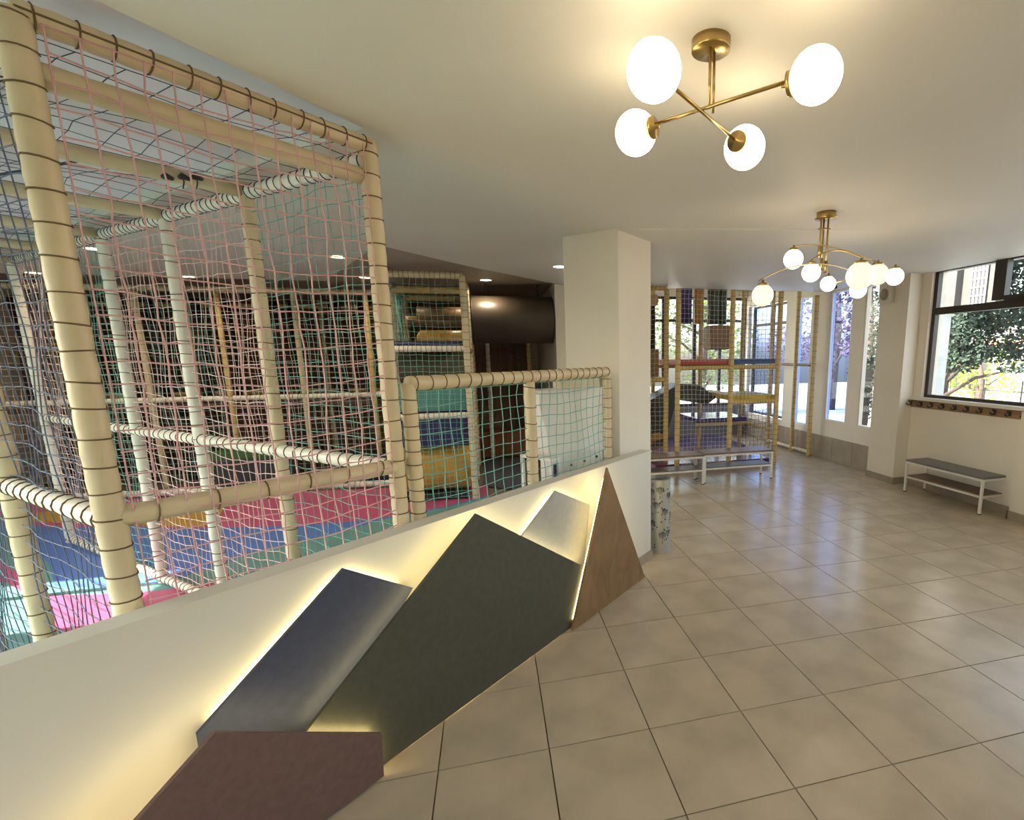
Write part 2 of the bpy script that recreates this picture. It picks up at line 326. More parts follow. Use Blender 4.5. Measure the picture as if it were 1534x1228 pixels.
# ------------------------------------------------------------------ netting helpers
def foam(name, a, b_, r, M, parent, step=.075, n=12, rope=True, tilt=.15, rr=.0026, line=False, Mr=None):
    a = Vector(a); b_ = Vector(b_); L = (b_-a).length; u = (b_-a)/L; k = max(1, int(L/step)); pts = []; rad = []; R_ = MB()
    ph = random.uniform(.2, .8)*step; marks = []
    x = ph
    while x < L-.01: marks.append(x); x += step*random.uniform(.85, 1.15)
    pts.append(a); rad.append(r*.97)
    last = 0
    for x in marks:
        pts.append(a+u*((last+x)/2)); rad.append(r*1.03); pts.append(a+u*x); rad.append(r*.96); last = x
    pts.append(b_); rad.append(r*.97)
    m_ = MB(); m_.rings(pts, rad, n); o = m_.build(name, M, parent)
    if rope and len(marks) > 1:
        q0 = u.cross(Z if abs(u.z) < .9 else D).normalized(); q1 = u.cross(q0).normalized(); hp = []; NS = 12 if n >= 12 else 8
        face = math.atan2(q1.dot(-a), q0.dot(-a)) if False else math.pi
        tv = Vector((0, 0, 1.6))-(a+b_)/2; f0 = math.atan2(tv.dot(q1), tv.dot(q0))      # each turn steps on along the back of the pipe
        for i_, x in enumerate(marks):
            nx_ = marks[i_+1] if i_+1 < len(marks) else x; tl = random.uniform(-.5, 1)*tilt*r
            for j_ in range(NS):
                w = j_/NS; th = f0+math.pi+2*math.pi*w; k_ = min(1, max(0, (w-.8)/.2))
                hp.append(a+u*(x+(nx_-x)*k_+tl*math.sin(2*math.pi*w))+(q0*math.cos(th)+q1*math.sin(th))*(r*.985+rr*.5))
        R_.rings(hp, rr, 4); R_.build('rope', Mr or M_rope, o)
        if line:
            R2_ = MB(); q = u.cross(Z if abs(u.z) < .9 else D).normalized()
            R2_.rings([a+u*x+(N*(.6)+q*line*.8).normalized()*(r+rr*.5) for x in [0]+marks+[L]], rr*1.2, 5); R2_.build('lacing', Mr or M_rope, o)
    return o
def net(a, u, v, w, h, mesh, M, parent, r=.0018, sag=.012, jit=.10, name='net', bulge=0.):
    """net spanned at a along unit vectors u (width w) and v (height h)"""
    a, u, v = Vector(a), Vector(u), Vector(v); nx = max(1, round(w/mesh)); ny = max(1, round(h/mesh)); nn = u.cross(v).normalized()
    P = {}; p1, p2 = random.uniform(0, 6), random.uniform(0, 6)
    for i in range(nx+1):
        for j in range(ny+1):
            e = 0 if i in (0, nx) else 1; g = 0 if j in (0, ny) else 1
            s_ = math.sin(math.pi*i/nx); t_ = math.sin(math.pi*j/ny)
            P[i, j] = a+u*(w*i/nx+e*mesh*(random.uniform(-jit, jit)+.08*math.sin(j*.3+p1))*g)+v*(h*j/ny+g*mesh*(random.uniform(-jit, jit)+.14*math.sin(i*.4+j*.1+p2))-sag*s_*t_)+nn*(bulge*s_*t_+g*e*mesh*.15*math.sin(i*.8+j*.6+p1))
    b = MB(); c3 = [(math.cos(t), math.sin(t)) for t in (0, 2.094, 4.189)]
    def string(seq, side):
        vs = []
        for p in seq:
            for c_, s_ in c3: vs.append(p+side*(c_*r)+nn*(s_*r))
        fs = [(k*3+q, k*3+(q+1) % 3, k*3+3+(q+1) % 3, k*3+3+q) for k in range(len(seq)-1) for q in range(3)]
        b.add(vs, fs, True)
    for i in range(nx+1): string([P[i, j] for j in range(ny+1)], u)
    for j in range(ny+1): string([P[i, j] for i in range(nx+1)], v)
    if r > .0019 and mesh > .06:
        for q in P.values():
            k = r*1.9; b.add([q+u*k, q-u*k, q+v*k, q-v*k, q+nn*k, q-nn*k], [(0, 2, 4), (2, 1, 4), (1, 3, 4), (3, 0, 4), (2, 0, 5), (1, 2, 5), (3, 1, 5), (0, 3, 5)])
    o = b.build(name, M, parent); return o

# ------------------------------------------------------------------ near netted corridor cage
BL = .17
A0 = wp(-3.055, -BL); B0 = wp(-2.1, -BL); FR = .036; HT = 2.515; MID = 1.16
cage = thing('play_cage', (B0.x, B0.y, 0), 'tall nearest foam padded play cage with pink front net, left side of the picture', 'play cage')
S = [0, .94, 1.81, 2.72, 3.63, 4.55]
foam('post', A0+Z*.014, A0+Z*(HT+.02), .037, M_foam, cage, .085, 16, line=.9)
foam('post', B0+Z*.014, B0+Z*(HT+.02), .036, M_foam, cage, .085, 14, line=.9)
foam('rail', A0+Z*(HT+.022), B0+Z*(HT+.0), .033, M_foam, cage, .085, 14, line=-.1)
foam('rail', A0+Z*2.405+E_*.02, B0+Z*2.395+E_*.02, .035, M_foam, cage, .3, 14, rope=False)
foam('rail', A0+Z*1.185, B0+Z*1.165, .034, M_foam, cage, .17, 14, tilt=.3)
for k in range(1, 6):
    pr = B0+E_*S[k]; pL = A0+E_*(S[k]+.0)
    foam('post', pr+Z*.014, pr+Z*HT, .034, M_foamw if k in (3,) else (M_foam if k == 1 else M_foamw), cage, .085, 12)
    foam('post', pL+Z*.014, pL+Z*HT, .034, M_foam if k < 3 else M_foamw, cage, .085, 12)
    foam('rail', pL+Z*(2.475), pr+Z*(2.475), .033, M_foam, cage, .3, 10, rope=False)
    qr = B0+E_*S[k-1]; ql = A0+E_*S[k-1]
    foam('rail', qr+Z*2.46, pr+Z*2.47, .032, M_foamw, cage, .055, 12, Mr=M_ndark)
    foam('rail', qr+Z*MID, pr+Z*MID, .034, M_foamw, cage, .08, 12)
    foam('rail', ql+Z*2.46, pL+Z*2.47, .032, M_foamw, cage, .055, 10, Mr=M_ndark)
    foam('rail', ql+Z*1.18, pL+Z*1.18, .034, M_foamw, cage, .08, 12)
    foam('rail', qr+Z*.05, pr+Z*.05, .032, M_foamw, cage, .06, 10)
    w_ = S[k]-S[k-1]; w2 = w_-.06
    net(qr+E_*.03+Z*.06, E_, Z, w2, HT-.12, .068, [M_nteal, M_nrose, M_nrose, M_nteal, M_nrose][k-1], cage, .0026 if k > 1 else .0021, jit=.08)
    net(ql+E_*.03+Z*.06, E_, Z, w2, HT-.12, .068, M_nblue if k < 3 else M_nteal, cage, .0023, jit=.06)
    net(ql+E_*.03+Z*2.50, E_, D, w2, .95, .11, M_ndark, cage, .0016, jit=.05)
net(A0+D*.045+Z*.03-E_*.03, D, Z, .87, HT-.03, .0675, M_npink, cage, .0030, jit=.06, bulge=.02)
hk = MB()
for s_, dz in ((.60, -.015), (.66, .0), (.71, .012)):
    p = A0+E_*.86+D*s_+Z*(2.452+dz); hk.rings([p, p+E_*.02+D*.015+Z*.012, p+D*.035], [.010, .016, .008], 7)
    hk.rings([p+D*.01, p-E_*.03-Z*.025, p-E_*.012-Z*.05], .003, 5)
hk.build('tie_knot', M_dark, cage, kind='stuff')
tr = MB(); tr.rings([A0+E_*2.6+D*.1+Z*2.49, A0+E_*.95+D*.45+Z*2.49], .006, 5); tr.build('cord', M_ndark, cage)

# ------------------------------------------------------------------ netted railing on the partition
rl = thing('netted_railing', (wp(-1.2, -BL).x, wp(-1.2, -BL).y, 0), 'waist high cream foam railing with green net behind the low wall', 'railing')
C0 = wp(-2.005, -BL); C1 = wp(-.36, -BL); C2 = wp(-1.19, -BL); RZ = 1.535
foam('post', C0+Z*.014, C0+Z*RZ, .034, M_foam, rl, .06, 14); foam('post', C1+Z*.014, C1+Z*RZ, .032, M_foam, rl, .075, 12)
foam('post', C2+Z*.014, C2+Z*(RZ-.03), .035, M_foam, rl, .11, 12)
foam('rail', C0+Z*RZ, C1+Z*RZ, .035, M_foam, rl, .075, 14)
net(C0+D*.03+Z*.7, D, Z, C1.xy and (C1-C0).length-.06, RZ-.74, .069, M_nteal, rl, .0027, jit=.06)

# ------------------------------------------------------------------ play mats (flat floor patches)
def mats_(name, label, M, polys):
    t = thing(name, (polys[0][0][0], polys[0][0][1], 0), label, 'floor mat')
    for p in polys:
        b = MB(); b.prism([(x, y, .002) for x, y in p], (0, 0, .011)); b.build('mat_patch', M, t)
M_mpink = mat('mat_pink', (.56, .10, .22), .4, var=.03, scale=2); M_mblue = mat('mat_blue', (.10, .21, .60), .4, var=.03, scale=2)
M_mteal = mat('mat_teal', (.15, .34, .33), .4, var=.03, scale=2); M_myel = mat('mat_yellow', (.55, .33, .04), .4); M_mgrey = mat('mat_grey', (.10, .11, .14), .35)
def band(xs, lo, hi):
    return [(x, y) for x, y in zip(xs, lo)]+[(x, y) for x, y in reversed(list(zip(xs, hi)))]
xs = [-5.95, -5.0, -4.3, -3.6, -3.2, -2.8, -2.4, -2.0, -1.55, -1.17, -.6, -.1]
b0 = [6.9, 6.5, 6.1, 5.95, 5.78, 5.66, 5.58, 5.52, 5.47, 5.53, 5.75, 6.1]       # blue/pink
b1 = [6.6, 6.2, 5.75, 5.0, 4.45, 4.30, 4.32, 4.85, 5.06, 5.45, 5.70, 6.05]     # teal/blue
pk2 = [6.4, 6.0, 5.4, 4.75, 4.30, 4.20, 4.15, 4.2, 4.3, 4.5, 4.8, 5.2]
mats_('play_mat', 'crimson pink wavy soft floor mat at the back of the play area', M_mpink, [band(xs, b0, [7.35, 7.35, 7.3, 7.15, 7.0, 6.98, 6.97, 6.9, 6.86, 6.8, 6.6, 6.6])])
mats_('play_mat', 'blue wavy soft floor mat behind the pink front net', M_mblue, [band(xs, b1, b0)])
mats_('play_mat', 'teal green wavy soft floor mat next to the low wall', M_mteal, [band(xs, pk2, b1)])
fr = [wp((x-1.205)/D.x if False else 0, 0) for x in xs]
lowl = []
for x in xs:
    s_ = (x-W0.x-(-.10)*N.x)/D.x; y = W0.y+D.y*s_+N.y*(-.10); lowl.append(max(y, -1.9))
ya = [5.9, 5.5, 4.7, 4.62, 4.25, 3.66, 3.62, 3.5, 3.4, 3.4, 3.6, 3.9]
mats_('play_mat', 'sunlit bright pink soft floor mat in the left corner', M_mpink, [band(xs, [min(a, b-.02) for a, b in zip(ya, pk2)], pk2)])
mats_('play_mat', 'pale teal soft floor mat beside the foot of the near posts', M_mteal, [band(xs, lowl, [max(min(a, b-.02), c+.01) for a, b, c in zip(ya, pk2, lowl)])])
mats_('play_mat', 'yellow tongue of soft floor mat by the blue mat', M_myel, [[(-5.0, 6.52), (-3.6, 5.99), (-3.2, 5.82), (-2.83, 5.70), (-2.86, 6.1), (-2.98, 6.5), (-3.6, 6.75), (-4.6, 6.95)]])
for o in [o for o in COL.objects if o.name.startswith('play_mat') and 'yellow' in o['label']]: o.location.z += .0115
mats_('play_mat', 'dark grey smooth floor mat far behind the railing', M_mgrey, [[(-.16, 6.6), (.86, 5.9), (.86, 8.35), (-.16, 8.35)]])

# ------------------------------------------------------------------ back kerb + far cage
kb = thing('foam_kerb', (-2.4, 7.0, 0), 'low cream foam kerb pipe along the back edge of the pink mat', 'kerb')
foam('pipe', (-5.6, 7.32, .062), (-1.22, 6.88, .062), .04, M_foamw, kb, .07, 10)
bc = thing('play_cage', (-3, 7.6, 0), 'wide far play cage with black padded poles along the brown back wall', 'play cage')
YF = 7.6
xsB = [-5.7, -4.9, -4.1, -3.25, -2.4, -1.55, -1.2]
for i, x in enumerate(xsB):
    foam('post', (x, YF, .014), (x, YF, 2.5), .034, M_foamy if i % 2 else M_foam, bc, .12, 8); foam('post', (x, YF+1.1, .014), (x, YF+1.1, 2.5), .034, M_foamy, bc, .14, 8)
for i in range(len(xsB)-1):
    x0, x1 = xsB[i], xsB[i+1]
    foam('rail', (x0, YF, 2.5), (x1, YF, 2.5), .036, M_foam, bc, .1, 8); foam('rail', (x0, YF, 1.15), (x1, YF, 1.15), .034, M_foamw, bc, .1, 8)
    foam('rail', (x0, YF+1.1, 2.4), (x1, YF+1.1, 2.4), .034, M_foamy, bc, .2, 8, rope=False); foam('rail', (x0, YF+1.1, 1.15), (x1, YF+1.1, 1.15), .034, M_foamy, bc, .2, 8, rope=False)
    net((x0+.03, YF, .1), (1, 0, 0), Z, x1-x0-.06, 2.36, .075, [M_nrose, M_nwhite, M_nteal][i % 3], bc, .0030, jit=.08)
    pbox('platform', ((x0+x1)/2, YF+.55, 1.05), (x1-x0-.08, 1.0, .06), mat('platform_brown', (.12, .07, .05), .6), bc, 0, .01)
nb = 0
for i, x in enumerate([-5.5, -5.25, -4.7, -4.4, -4.25, -3.85, -3.65, -3.4, -2.95, -2.75, -2.6, -2.2, -2.0, -1.75]):
    p = MB(); y = YF+.35+.25*(i % 3); p.rings([(x, y, 1.1), (x, y, 2.42)], .045 if i % 2 else .06, 10); p.build('hanging_pad', M_black, bc); 
for i, x in enumerate([-5.3, -4.6, -4.0, -3.5, -2.9, -2.15]):
    p = MB(); y = YF+.4+.2*(i % 2); p.rings([(x, y, .02), (x, y, 1.02)], .05, 10); p.build('punch_pad', M_dark, bc)
gb = thing('foam_block', (-2.9, 7.5, 0), 'low green foam block glimpsed under the far cage', 'foam block')
pbox('body', (-2.95, 7.35, .46), (.9, .25, .10), mat('foam_green', (.04, .13, .02), .5), gb, 0, .02); pbox('base', (-2.95, 7.35, .21), (.86, .22, .40), M_dark, gb, 0, .02)
nv = thing('foam_wedge', (-1.35, 7.0, 0), 'dark navy foam wedge on the floor behind the kerb', 'foam block')
b = MB(); b.prism([(-1.95, 7.05, .014), (-1.2, 7.02, .014), (-1.2, 7.02, .36), (-1.5, 6.97, .36)], (0, .4, 0)); b.build('wedge', mat('foam_navy', (.03, .025, .07), .5), nv)

# ------------------------------------------------------------------ tower with pads and roller
tw = thing('climbing_tower', (-.65, 6.4, 0), 'cream netted climbing tower with teal and navy pads behind the railing', 'climbing tower')
X0, X1, Y0, Y1 = -1.12, -.24, 6.0, 6.95
for x, y in ((X0, Y0), (X1, Y0), (X0, Y1), (X1, Y1), (X0, 7.9), (X1, 7.9)): foam('post', (x, y, .014), (x, y, 2.5), .036, M_foam, tw, .075, 10)
foam('rail', (X0, Y0, 2.515), (X1, Y0, 2.515), .036, M_foam, tw, .05, 12)
for y in (Y1, 7.9): foam('rail', (X0, y, 2.47), (X1, y, 2.47), .045, M_foamy, tw, .3, 10, rope=False)
for x in (X0, X1):
    foam('rail', (x, Y0, 2.5), (x, 7.9, 2.5), .034, M_foam, tw, .08, 10)
for z, y in ((1.74, Y0), (1.0, Y0)): foam('rail', (X0, y, z), (X1, y, z), .034, M_foamw, tw, .05, 12)
foam('rail', (X1+.01, Y0, 1.72), (X1+.01, Y1, 1.72), .03, M_foam, tw, .08, 10)
for z in (2.12,): foam('roller_bar', (X0+.1, Y1+.3, z), (X1-.04, Y1+.3, z), .06, M_rack, tw, .3, 10, rope=False)
M_teal = mat('pad_teal', (.10, .26, .24), .45, var=.04, scale=5); M_navy = mat('pad_navy', (.035, .028, .12), .45, var=.1, scale=8)
M_olive = mat('pad_olive', (.10, .085, .045), .55, var=.05); M_must = mat('roller_mustard', (.60, .34, .05), .38, var=.06, scale=3)
pbox('deck_pad', ((X0+X1)/2, Y0+.48, 1.80), (X1-X0-.08, .9, .05), M_navy, tw, 0, .01)
pbox('pad', ((X0+X1)/2, Y0+.10, 1.21), (X1-X0-.08, .08, .32), M_teal, tw, 0, .02)
pbox('pad', ((X0+X1)/2, Y0+.12, .80), (X1-X0-.08, .08, .33), M_navy, tw, 0, .02)
pbox('deck_pad', ((X0+X1)/2, Y0+.50, 1.05), (X1-X0-.08, .8, .05), M_navy, tw, 0, .01)
b = MB(); b.rings([(X0+.12, Y0+.45, 1.52), (X0+.2, Y0+.45, 1.52), (X1-.05, Y0+.45, 1.52)], [.2, .235, .235], 20); b.build('crawl_roll', M_olive, tw)
b = MB(); b.rings([(X0+.3, Y0+.6, 1.85), (X0+.34, Y0+.6, 1.85), (X1-.04, Y0+.6, 1.85)], [.06, .115, .115], 16); b.build('roller_bar', M_must, tw)
for i in range(3):
    b = MB(); b.rings([(X0+.25, 7.2+.4*i, 2.2-.02*i), (X1+.02, 7.2+.4*i, 2.2-.02*i)], .09, 12); b.build('roller_bar', wood('roll_brown', (.25, .15, .07), (.18, .10, .05)), tw)
pbox('back_panel', ((X0+X1)/2, 7.8, 1.3), (X1-X0-.1, .05, 1.0), M_brownwall, tw)
net((X0+.03, Y0, 1.06), (1, 0, 0), Z, X1-X0-.06, 1.42, .062, M_nteal, tw, .0026, jit=.06)
net((X0+.03, Y0, .05), (1, 0, 0), Z, X1-X0-.06, .93, .062, M_nteal, tw, .0024, jit=.06)
net((X1, Y0+.03, .06), (0, 1, 0), Z, .9, 2.4, .07, M_nteal, tw, .0026); net((X0, Y0+.03, .06), (0, 1, 0), Z, 1.85, 2.4, .07, M_nteal, tw, .0026)
rb = thing('foam_roller', (-.72, 6.3, 0), 'big mustard yellow roller lying at the bottom of the climbing tower', 'foam roller')
b = MB(); b.rings([(X0+.05, 6.30, .35), (X0+.09, 6.30, .35), (X1-.09, 6.30, .35), (X1-.05, 6.30, .35)], [.24, .265, .265, .24], 28); b.build('cylinder', M_must, rb)
pbox('base', ((X0+X1)/2, 6.30, .056), (X1-X0-.15, .5, .08), M_black, rb, 0, .01)

# black tube
tb = thing('crawl_tube', (.3, 7.4, 1.8), 'large black crawl tube hung high between tower and white pillar', 'crawl tube')
TZ, TR = 2.145, .318
b = MB(); b.rings([(-.20, 7.4, TZ), (.885, 7.4, TZ)], TR, 48, caps=False); b.rings([(-.20, 7.4, TZ), (.885, 7.4, TZ)], TR-.015, 48, caps=False)
tubeo = b.build('shell', mat('black_tube', (.055, .042, .030), .38, var=.12, scale=4), tb)
for x in (-.19, .875):
    b = MB(); b.ring((x, 7.4, TZ), (1, 0, 0), TR-.006, .010, 48, 6); b.build('rim', M_black, tb)
for x in (.0, .7):
    b = MB(); b.tube((x, 7.4, TZ+TR-.01), (x, 7.4, 2.63), .010); b.build('hanger', M_dark, tb)

# back structure behind tube
bs = thing('play_cage', (.1, 8.6, 0), 'small brown netted play cage under the black tube', 'play cage')
for x, y in ((-.25, 8.4), (.62, 8.4), (-.02, 8.4), (-.25, 9.3), (.62, 9.3)): foam('post', (x, y, .014), (x, y, 2.5), .034, M_foamw if x == -.02 else M_foamy, bs, .1, 8)
foam('rail', (-.25, 8.4, 1.36), (.62, 8.4, 1.36), .034, M_foamy, bs, .1, 8)
net((-.22, 8.4, .1), (1, 0, 0), Z, .82, 2.36, .08, M_ndark, bs, .0016)
b = MB(); b.prism([(-.0, 8.7, 1.78), (.48, 8.7, 1.74), (.48, 8.7, 1.62), (.28, 8.7, 1.73), (-.0, 8.7, 1.75)], (0, .1, 0)); b.build('red_canopy', mat('dark_red', (.14, .02, .015), .5), bs)
b = MB(); b.rings([(.42, 8.6, 2.5), (.42, 8.6, 1.6), (.5, 8.6, 1.58)], .018, 8); b.build('black_pipe', M_dark, bs)
pbox('panel', (.2, 9.2, 1.0), (.85, .05, 1.9), M_brownwall, bs)
pbox('step_pad', (.2, 8.75, .22), (.8, .5, .42), mat('pad_rust', (.33, .12, .04), .55), bs, 0, .02)

# white cabinet + small table between the railing and the pillar
cb = thing('white_cabinet', (.6, 3.85, 0), 'white cabinet with curved side and round holes behind the railing net', 'cabinet')
an = math.radians(22); cd = Vector((math.cos(an), math.sin(an), 0)); cn = Vector((-cd.y, cd.x, 0)); CO = Vector((.755, 3.84, 0))
def cpt(s_, dpt, z): return CO+cd*s_+cn*dpt+Z*z
b = MB(); b.prism([cpt(s_, .004, z) for s_, z in ((-.30, .945), (-.40, .945), (-.40, 1.06), (-.412, 1.14), (-.438, 1.22), (-.455, 1.30), (-.455, 1.392), (-.30, 1.392))], cn*.17); b.build('side', M_white, cb)
b = MB(); b.prism([cpt(-.30, .004, .945), cpt(.09, .004, .945), cpt(.09, .004, 1.392), cpt(-.30, .004, 1.392)], cn*.17); b.build('body', M_white, cb)
b = MB(); b.prism([cpt(-.478, -.008, 1.393), cpt(.10, -.008, 1.393), cpt(.10, .182, 1.393), cpt(-.478, .182, 1.393)], Z*.018); b.build('top', M_white, cb)
for z in (1.17, 1.25):
    b = MB(); b.prism([cpt(-.29, -.002, z), cpt(.085, -.002, z), cpt(.085, .003, z), cpt(-.29, .003, z)], Z*.01); b.build('moulding', M_white, cb)
b = MB(); b.prism([cpt(-.42, -.03, .925), cpt(.09, -.03, .925), cpt(.09, .175, .925), cpt(-.42, .175, .925)], Z*.02); b.build('ledge', M_white, cb)
b = MB(); b.prism([cpt(-.38, 0, .0), cpt(.08, 0, .0), cpt(.08, .17, .0), cpt(-.38, .17, .0)], Z*.924); b.build('plinth', M_white, cb)
b = MB(); b.prism([cpt(-.25, .05, 1.412), cpt(.085, .03, 1.412), cpt(.085, .16, 1.412), cpt(-.25, .17, 1.412)], Z*.105); b.build('top_box', mat('cream_foam', (.66, .62, .46), .5), cb)
for s_, z in ((-.343, .825), (-.21, .835), (-.09, .85), (.025, .872)):
    b = MB(); p = cpt(s_, -.002, z); b.rings([p, p+cn*.01], .011, 14); b.build('hole', M_black, cb)
st = thing('small_table', (.3, 3.6, 0), 'small white framed table with navy panel left of the white cabinet', 'table')
ta = [Vector((.387, 3.47, 0)), Vector((.18, 3.70, 0)), Vector((.245, 3.757, 0)), Vector((.452, 3.527, 0))]
b = MB(); b.prism([p+Z*.93 for p in ta], Z*.02); b.build('table_top', M_white, st)
tc_ = sum(ta, Vector())/4
for p in ta:
    q = p+(tc_-p)*.12; pbox('leg', (q.x, q.y, .4645), (.022, .022, .93), M_white, st, .8)
b = MB(); q0, q1 = ta[0]+(tc_-ta[0])*.16, ta[3]+(tc_-ta[3])*.16; b.prism([q0+Z*.5, q1+Z*.5, q1+Z*.90, q0+Z*.90], (ta[1]-ta[0]).normalized()*.012); b.build('panel', M_navy, st)

# ------------------------------------------------------------------ right climbing cage by the windows
rc = thing('climbing_cage', (3.3, 7.2, 0), 'yellow posted climbing frame with red, blue and yellow decks in front of windows', 'climbing frame')
YR = 6.64; XR = [2.5, 3.3, 4.04]; YB = 7.75
for x in XR:
    foam('post', (x, YR, .014), (x, YR, 2.52), .036, M_foamy, rc, .085, 12); foam('post', (x, YB, .014), (x, YB, 2.9), .034, M_foamy, rc, .1, 8)
for x in (2.9, 3.85): foam('post', (x, 9.0, .014), (x, 9.0, 2.9), .034, M_foamy, rc, .12, 8)
M_dred = mat('deck_red', (.42, .06, .035), .5); M_dblue = mat('deck_blue', (.05, .10, .24), .5); M_dyel = mat('deck_yellow', (.55, .36, .03), .5)
M_pur = mat('deck_violet', (.055, .03, .17), .12)
for i, (x0, x1) in enumerate(((2.5, 3.3), (3.3, 4.04))):
    xm = (x0+x1)/2; w = x1-x0-.06
    for y in (YR, YB):
        foam('rail', (x0, y, 1.47), (x1, y, 1.47), .03, M_foamy, rc, .045, 10)
    pbox('deck', (xm, YR+.55, 1.545), (w, 1.05, .07), (M_dred, M_dblue)[i], rc, 0, .01)
    net((x0+.03, YR, .05), (1, 0, 0), Z, w, 1.36, .062, M_nwhite if i == 0 else M_ndark, rc, .0024, jit=.06)
    net((x0+.03, YR, 1.56), (1, 0, 0), Z, w, .95, .062, M_nwhite if i == 0 else M_ndark, rc, .0024, jit=.06)
foam('rail', (3.3, YR, .97), (4.04, YR, .97), .03, M_foamy, rc, .045, 10); pbox('deck', (3.67, YR+.4, 1.03), (.68, .8, .08), M_dyel, rc, 0, .01)
foam('rail', (2.85, YB, 1.0), (3.4, YB, 1.0), .03, M_foamy, rc, .06, 8); pbox('deck', (3.15, YB-.2, 1.04), (.75, .5, .07), M_dyel, rc, 0, .01)
pbox('deck', (3.55, YB+.05, .62), (.85, .8, .07), M_pur, rc, 0, .01); foam('rail', (3.1, YB-.36, .56), (3.97, YB-.36, .56), .028, M_foamy, rc, .07, 8); foam('rail', (3.97, YB-.36, .56), (4.3, YB-.8, .45), .026, M_foamy, rc, .06, 8)
for y0, h in ((YR, 1.36),): net((4.04, YR+.03, .05), (0, 1, 0), Z, YB-YR-.06, 2.4, .07, M_nwhite, rc, .0024)
net((2.95, YB, .05), (1, 0, 0), Z, 1.05, 2.4, .07, M_ndark, rc, .0014)
ft = MB()
for i, (x, col) in enumerate(((2.87, (.045, .035, .16)), (3.07, (.50, .26, .03)), (3.31, (.05, .075, .045)), (3.45, (.05, .085, .06)))):
    p = MB(); p.rings([(x, 7.3, 2.10), (x, 7.3, 2.9)], [.085, .07, .095, .07][i], 16); p.build('hanging_roll', mat('roll_%d' % i, col, .4), rc)
p = MB(); p.box((3.38, 7.3, 1.90), (.34, .3, .36), 0, .06); p.build('hanging_cushion', mat('cushion_tan', (.26, .16, .08), .7, var=.05), rc)
p = MB(); p.prism([(2.1, 7.2, .9), (2.75, 7.2, 1.22), (3.05, 7.2, 1.2), (3.35, 7.2, 1.0), (3.2, 7.2, .9), (2.7, 7.2, .98), (2.5, 7.2, .3), (2.35, 7.2, .3)], (0, .4, 0)); p.build('slide', mat('slide_black', (.03, .032, .028), .4), rc)
# neighbouring bay, set back, left of the frame
rd = rc
for x, y in ((2.44, 6.95), (1.7, 6.95), (2.44, 7.9), (1.7, 7.9)): foam('post', (x, y, .014), (x, y, 2.55), .036, M_foamy, rd, .06, 10)
for z in (1.30, 2.56): foam('rail', (1.7, 6.95, z), (2.44, 6.95, z), .034, M_foamy, rd, .06, 10)
p = MB(); p.rings([(1.72, 7.15, 2.42), (2.36, 7.15, 2.42)], .08, 14); p.build('top_roll', M_foamy, rd)
pbox('net_backing', (2.05, 7.3, 2.05), (.66, .03, .68), mat('dark_mesh_cloth', (.035, .018, .014), .9), rd); pbox('panel', (2.05, 7.12, 1.53), (.66, .05, .40), mat('panel_tan', (.26, .165, .08), .6, var=.04), rd, 0, .01)
net((1.73, 6.95, 1.34), (1, 0, 0), Z, .68, 1.2, .068, M_nwhite, rd, .0026); net((1.73, 6.95, .05), (1, 0, 0), Z, .68, 1.2, .068, M_nwhite, rd, .0026)
p = MB(); p.rings([(2.1, 7.6, .75), (2.35, 7.5, .55), (2.4, 7.3, .3)], [.2, .22, .2], 14); p.build('slide_end', mat('slide_mustard', (.38, .19, .03), .4), rd)
pb = rc
pbox('mat_patch', (3.1, 7.35, .06), (1.8, 1.3, .10), mat('mat_mauve', (.16, .045, .10), .18), pb, 0, .01); pbox('mat_patch', (3.6, 8.7, .03), (1.5, 1.2, .05), mat('mat_violet', (.06, .04, .12), .2), pb, 0, .01)
# posts against the window wall
rw = thing('netted_railing', (4.9, 7.4, 0), 'tall open netted post row standing along the window niche wall', 'railing')
for y in (7.07, 7.52, 8.3): foam('post', (4.92 if y < 7.2 else 4.90, y, .01), (4.92 if y < 7.2 else 4.90, y, 2.53 if y < 7.1 else 2.9), .034, M_foamy, rw, .1, 10)
foam('rail', (4.92, 7.07, .08), (4.9, 8.3, .08), .03, M_foam, rw, .07, 10); foam('rail', (4.92, 7.07, 1.47), (4.9, 8.3, 1.47), .022, M_rack, rw, .3, 8, rope=False)

# ------------------------------------------------------------------ benches
def bench(loc, label, L, Wd, rz, Mt, Ms, group=None):
    t = thing('bench', loc, label, 'bench', group); ORG[t.name] = Vector((0, 0, 0)); h = .385
    pbox('seat', (0, 0, h), (L, Wd, .022), Mt, t, 0, .004)
    f_ = MB()
    for y in (-Wd/2+.015, Wd/2-.015):
        f_.box((0, y, h-.024), (L-.01, .022, .022)); 
    for x in (-L/2+.015, L/2-.015): f_.box((x, 0, h-.024), (.022, Wd-.05, .022))
    f_.build('seat_frame', M_wframe, t)
    for x in (-L/2+.013, L/2-.013):
        for y in (-Wd/2+.013, Wd/2-.013):
            l = pbox('leg', (x, y, .191), (.024, .024, .362), M_wframe, t, 0, .002); pbox('foot', (x, y, .005), (.027, .027, .01), M_black, l)
    f_ = MB()
    for y in (-Wd/2+.015, Wd/2-.015): f_.box((0, y, .185), (L-.05, .02, .02))
    for x in (-L/2+.015, L/2-.015): f_.box((x, 0, .185), (.02, Wd-.05, .02))
    f_.build('shelf_frame', M_wframe, t); pbox('shelf', (0, 0, .200), (L-.03, Wd-.05, .012), Ms, t)
    t.rotation_euler = (0, 0, rz); return t
bench((4.95, 4.44, 0), 'grey topped bench with brown lower shelf under the coat rack', .98, .33, math.pi/2+.03, M_bencht, M_bench)
bench((3.11, 6.09, 0), 'brown topped white framed bench in front of the climbing frame, right one', .99, .30, 0.0, M_bench, M_bencht)
bench((2.10, 6.04, 0), 'brown topped white framed bench partly hidden behind the white pillar', .99, .30, 0.0, M_bench, M_bench)

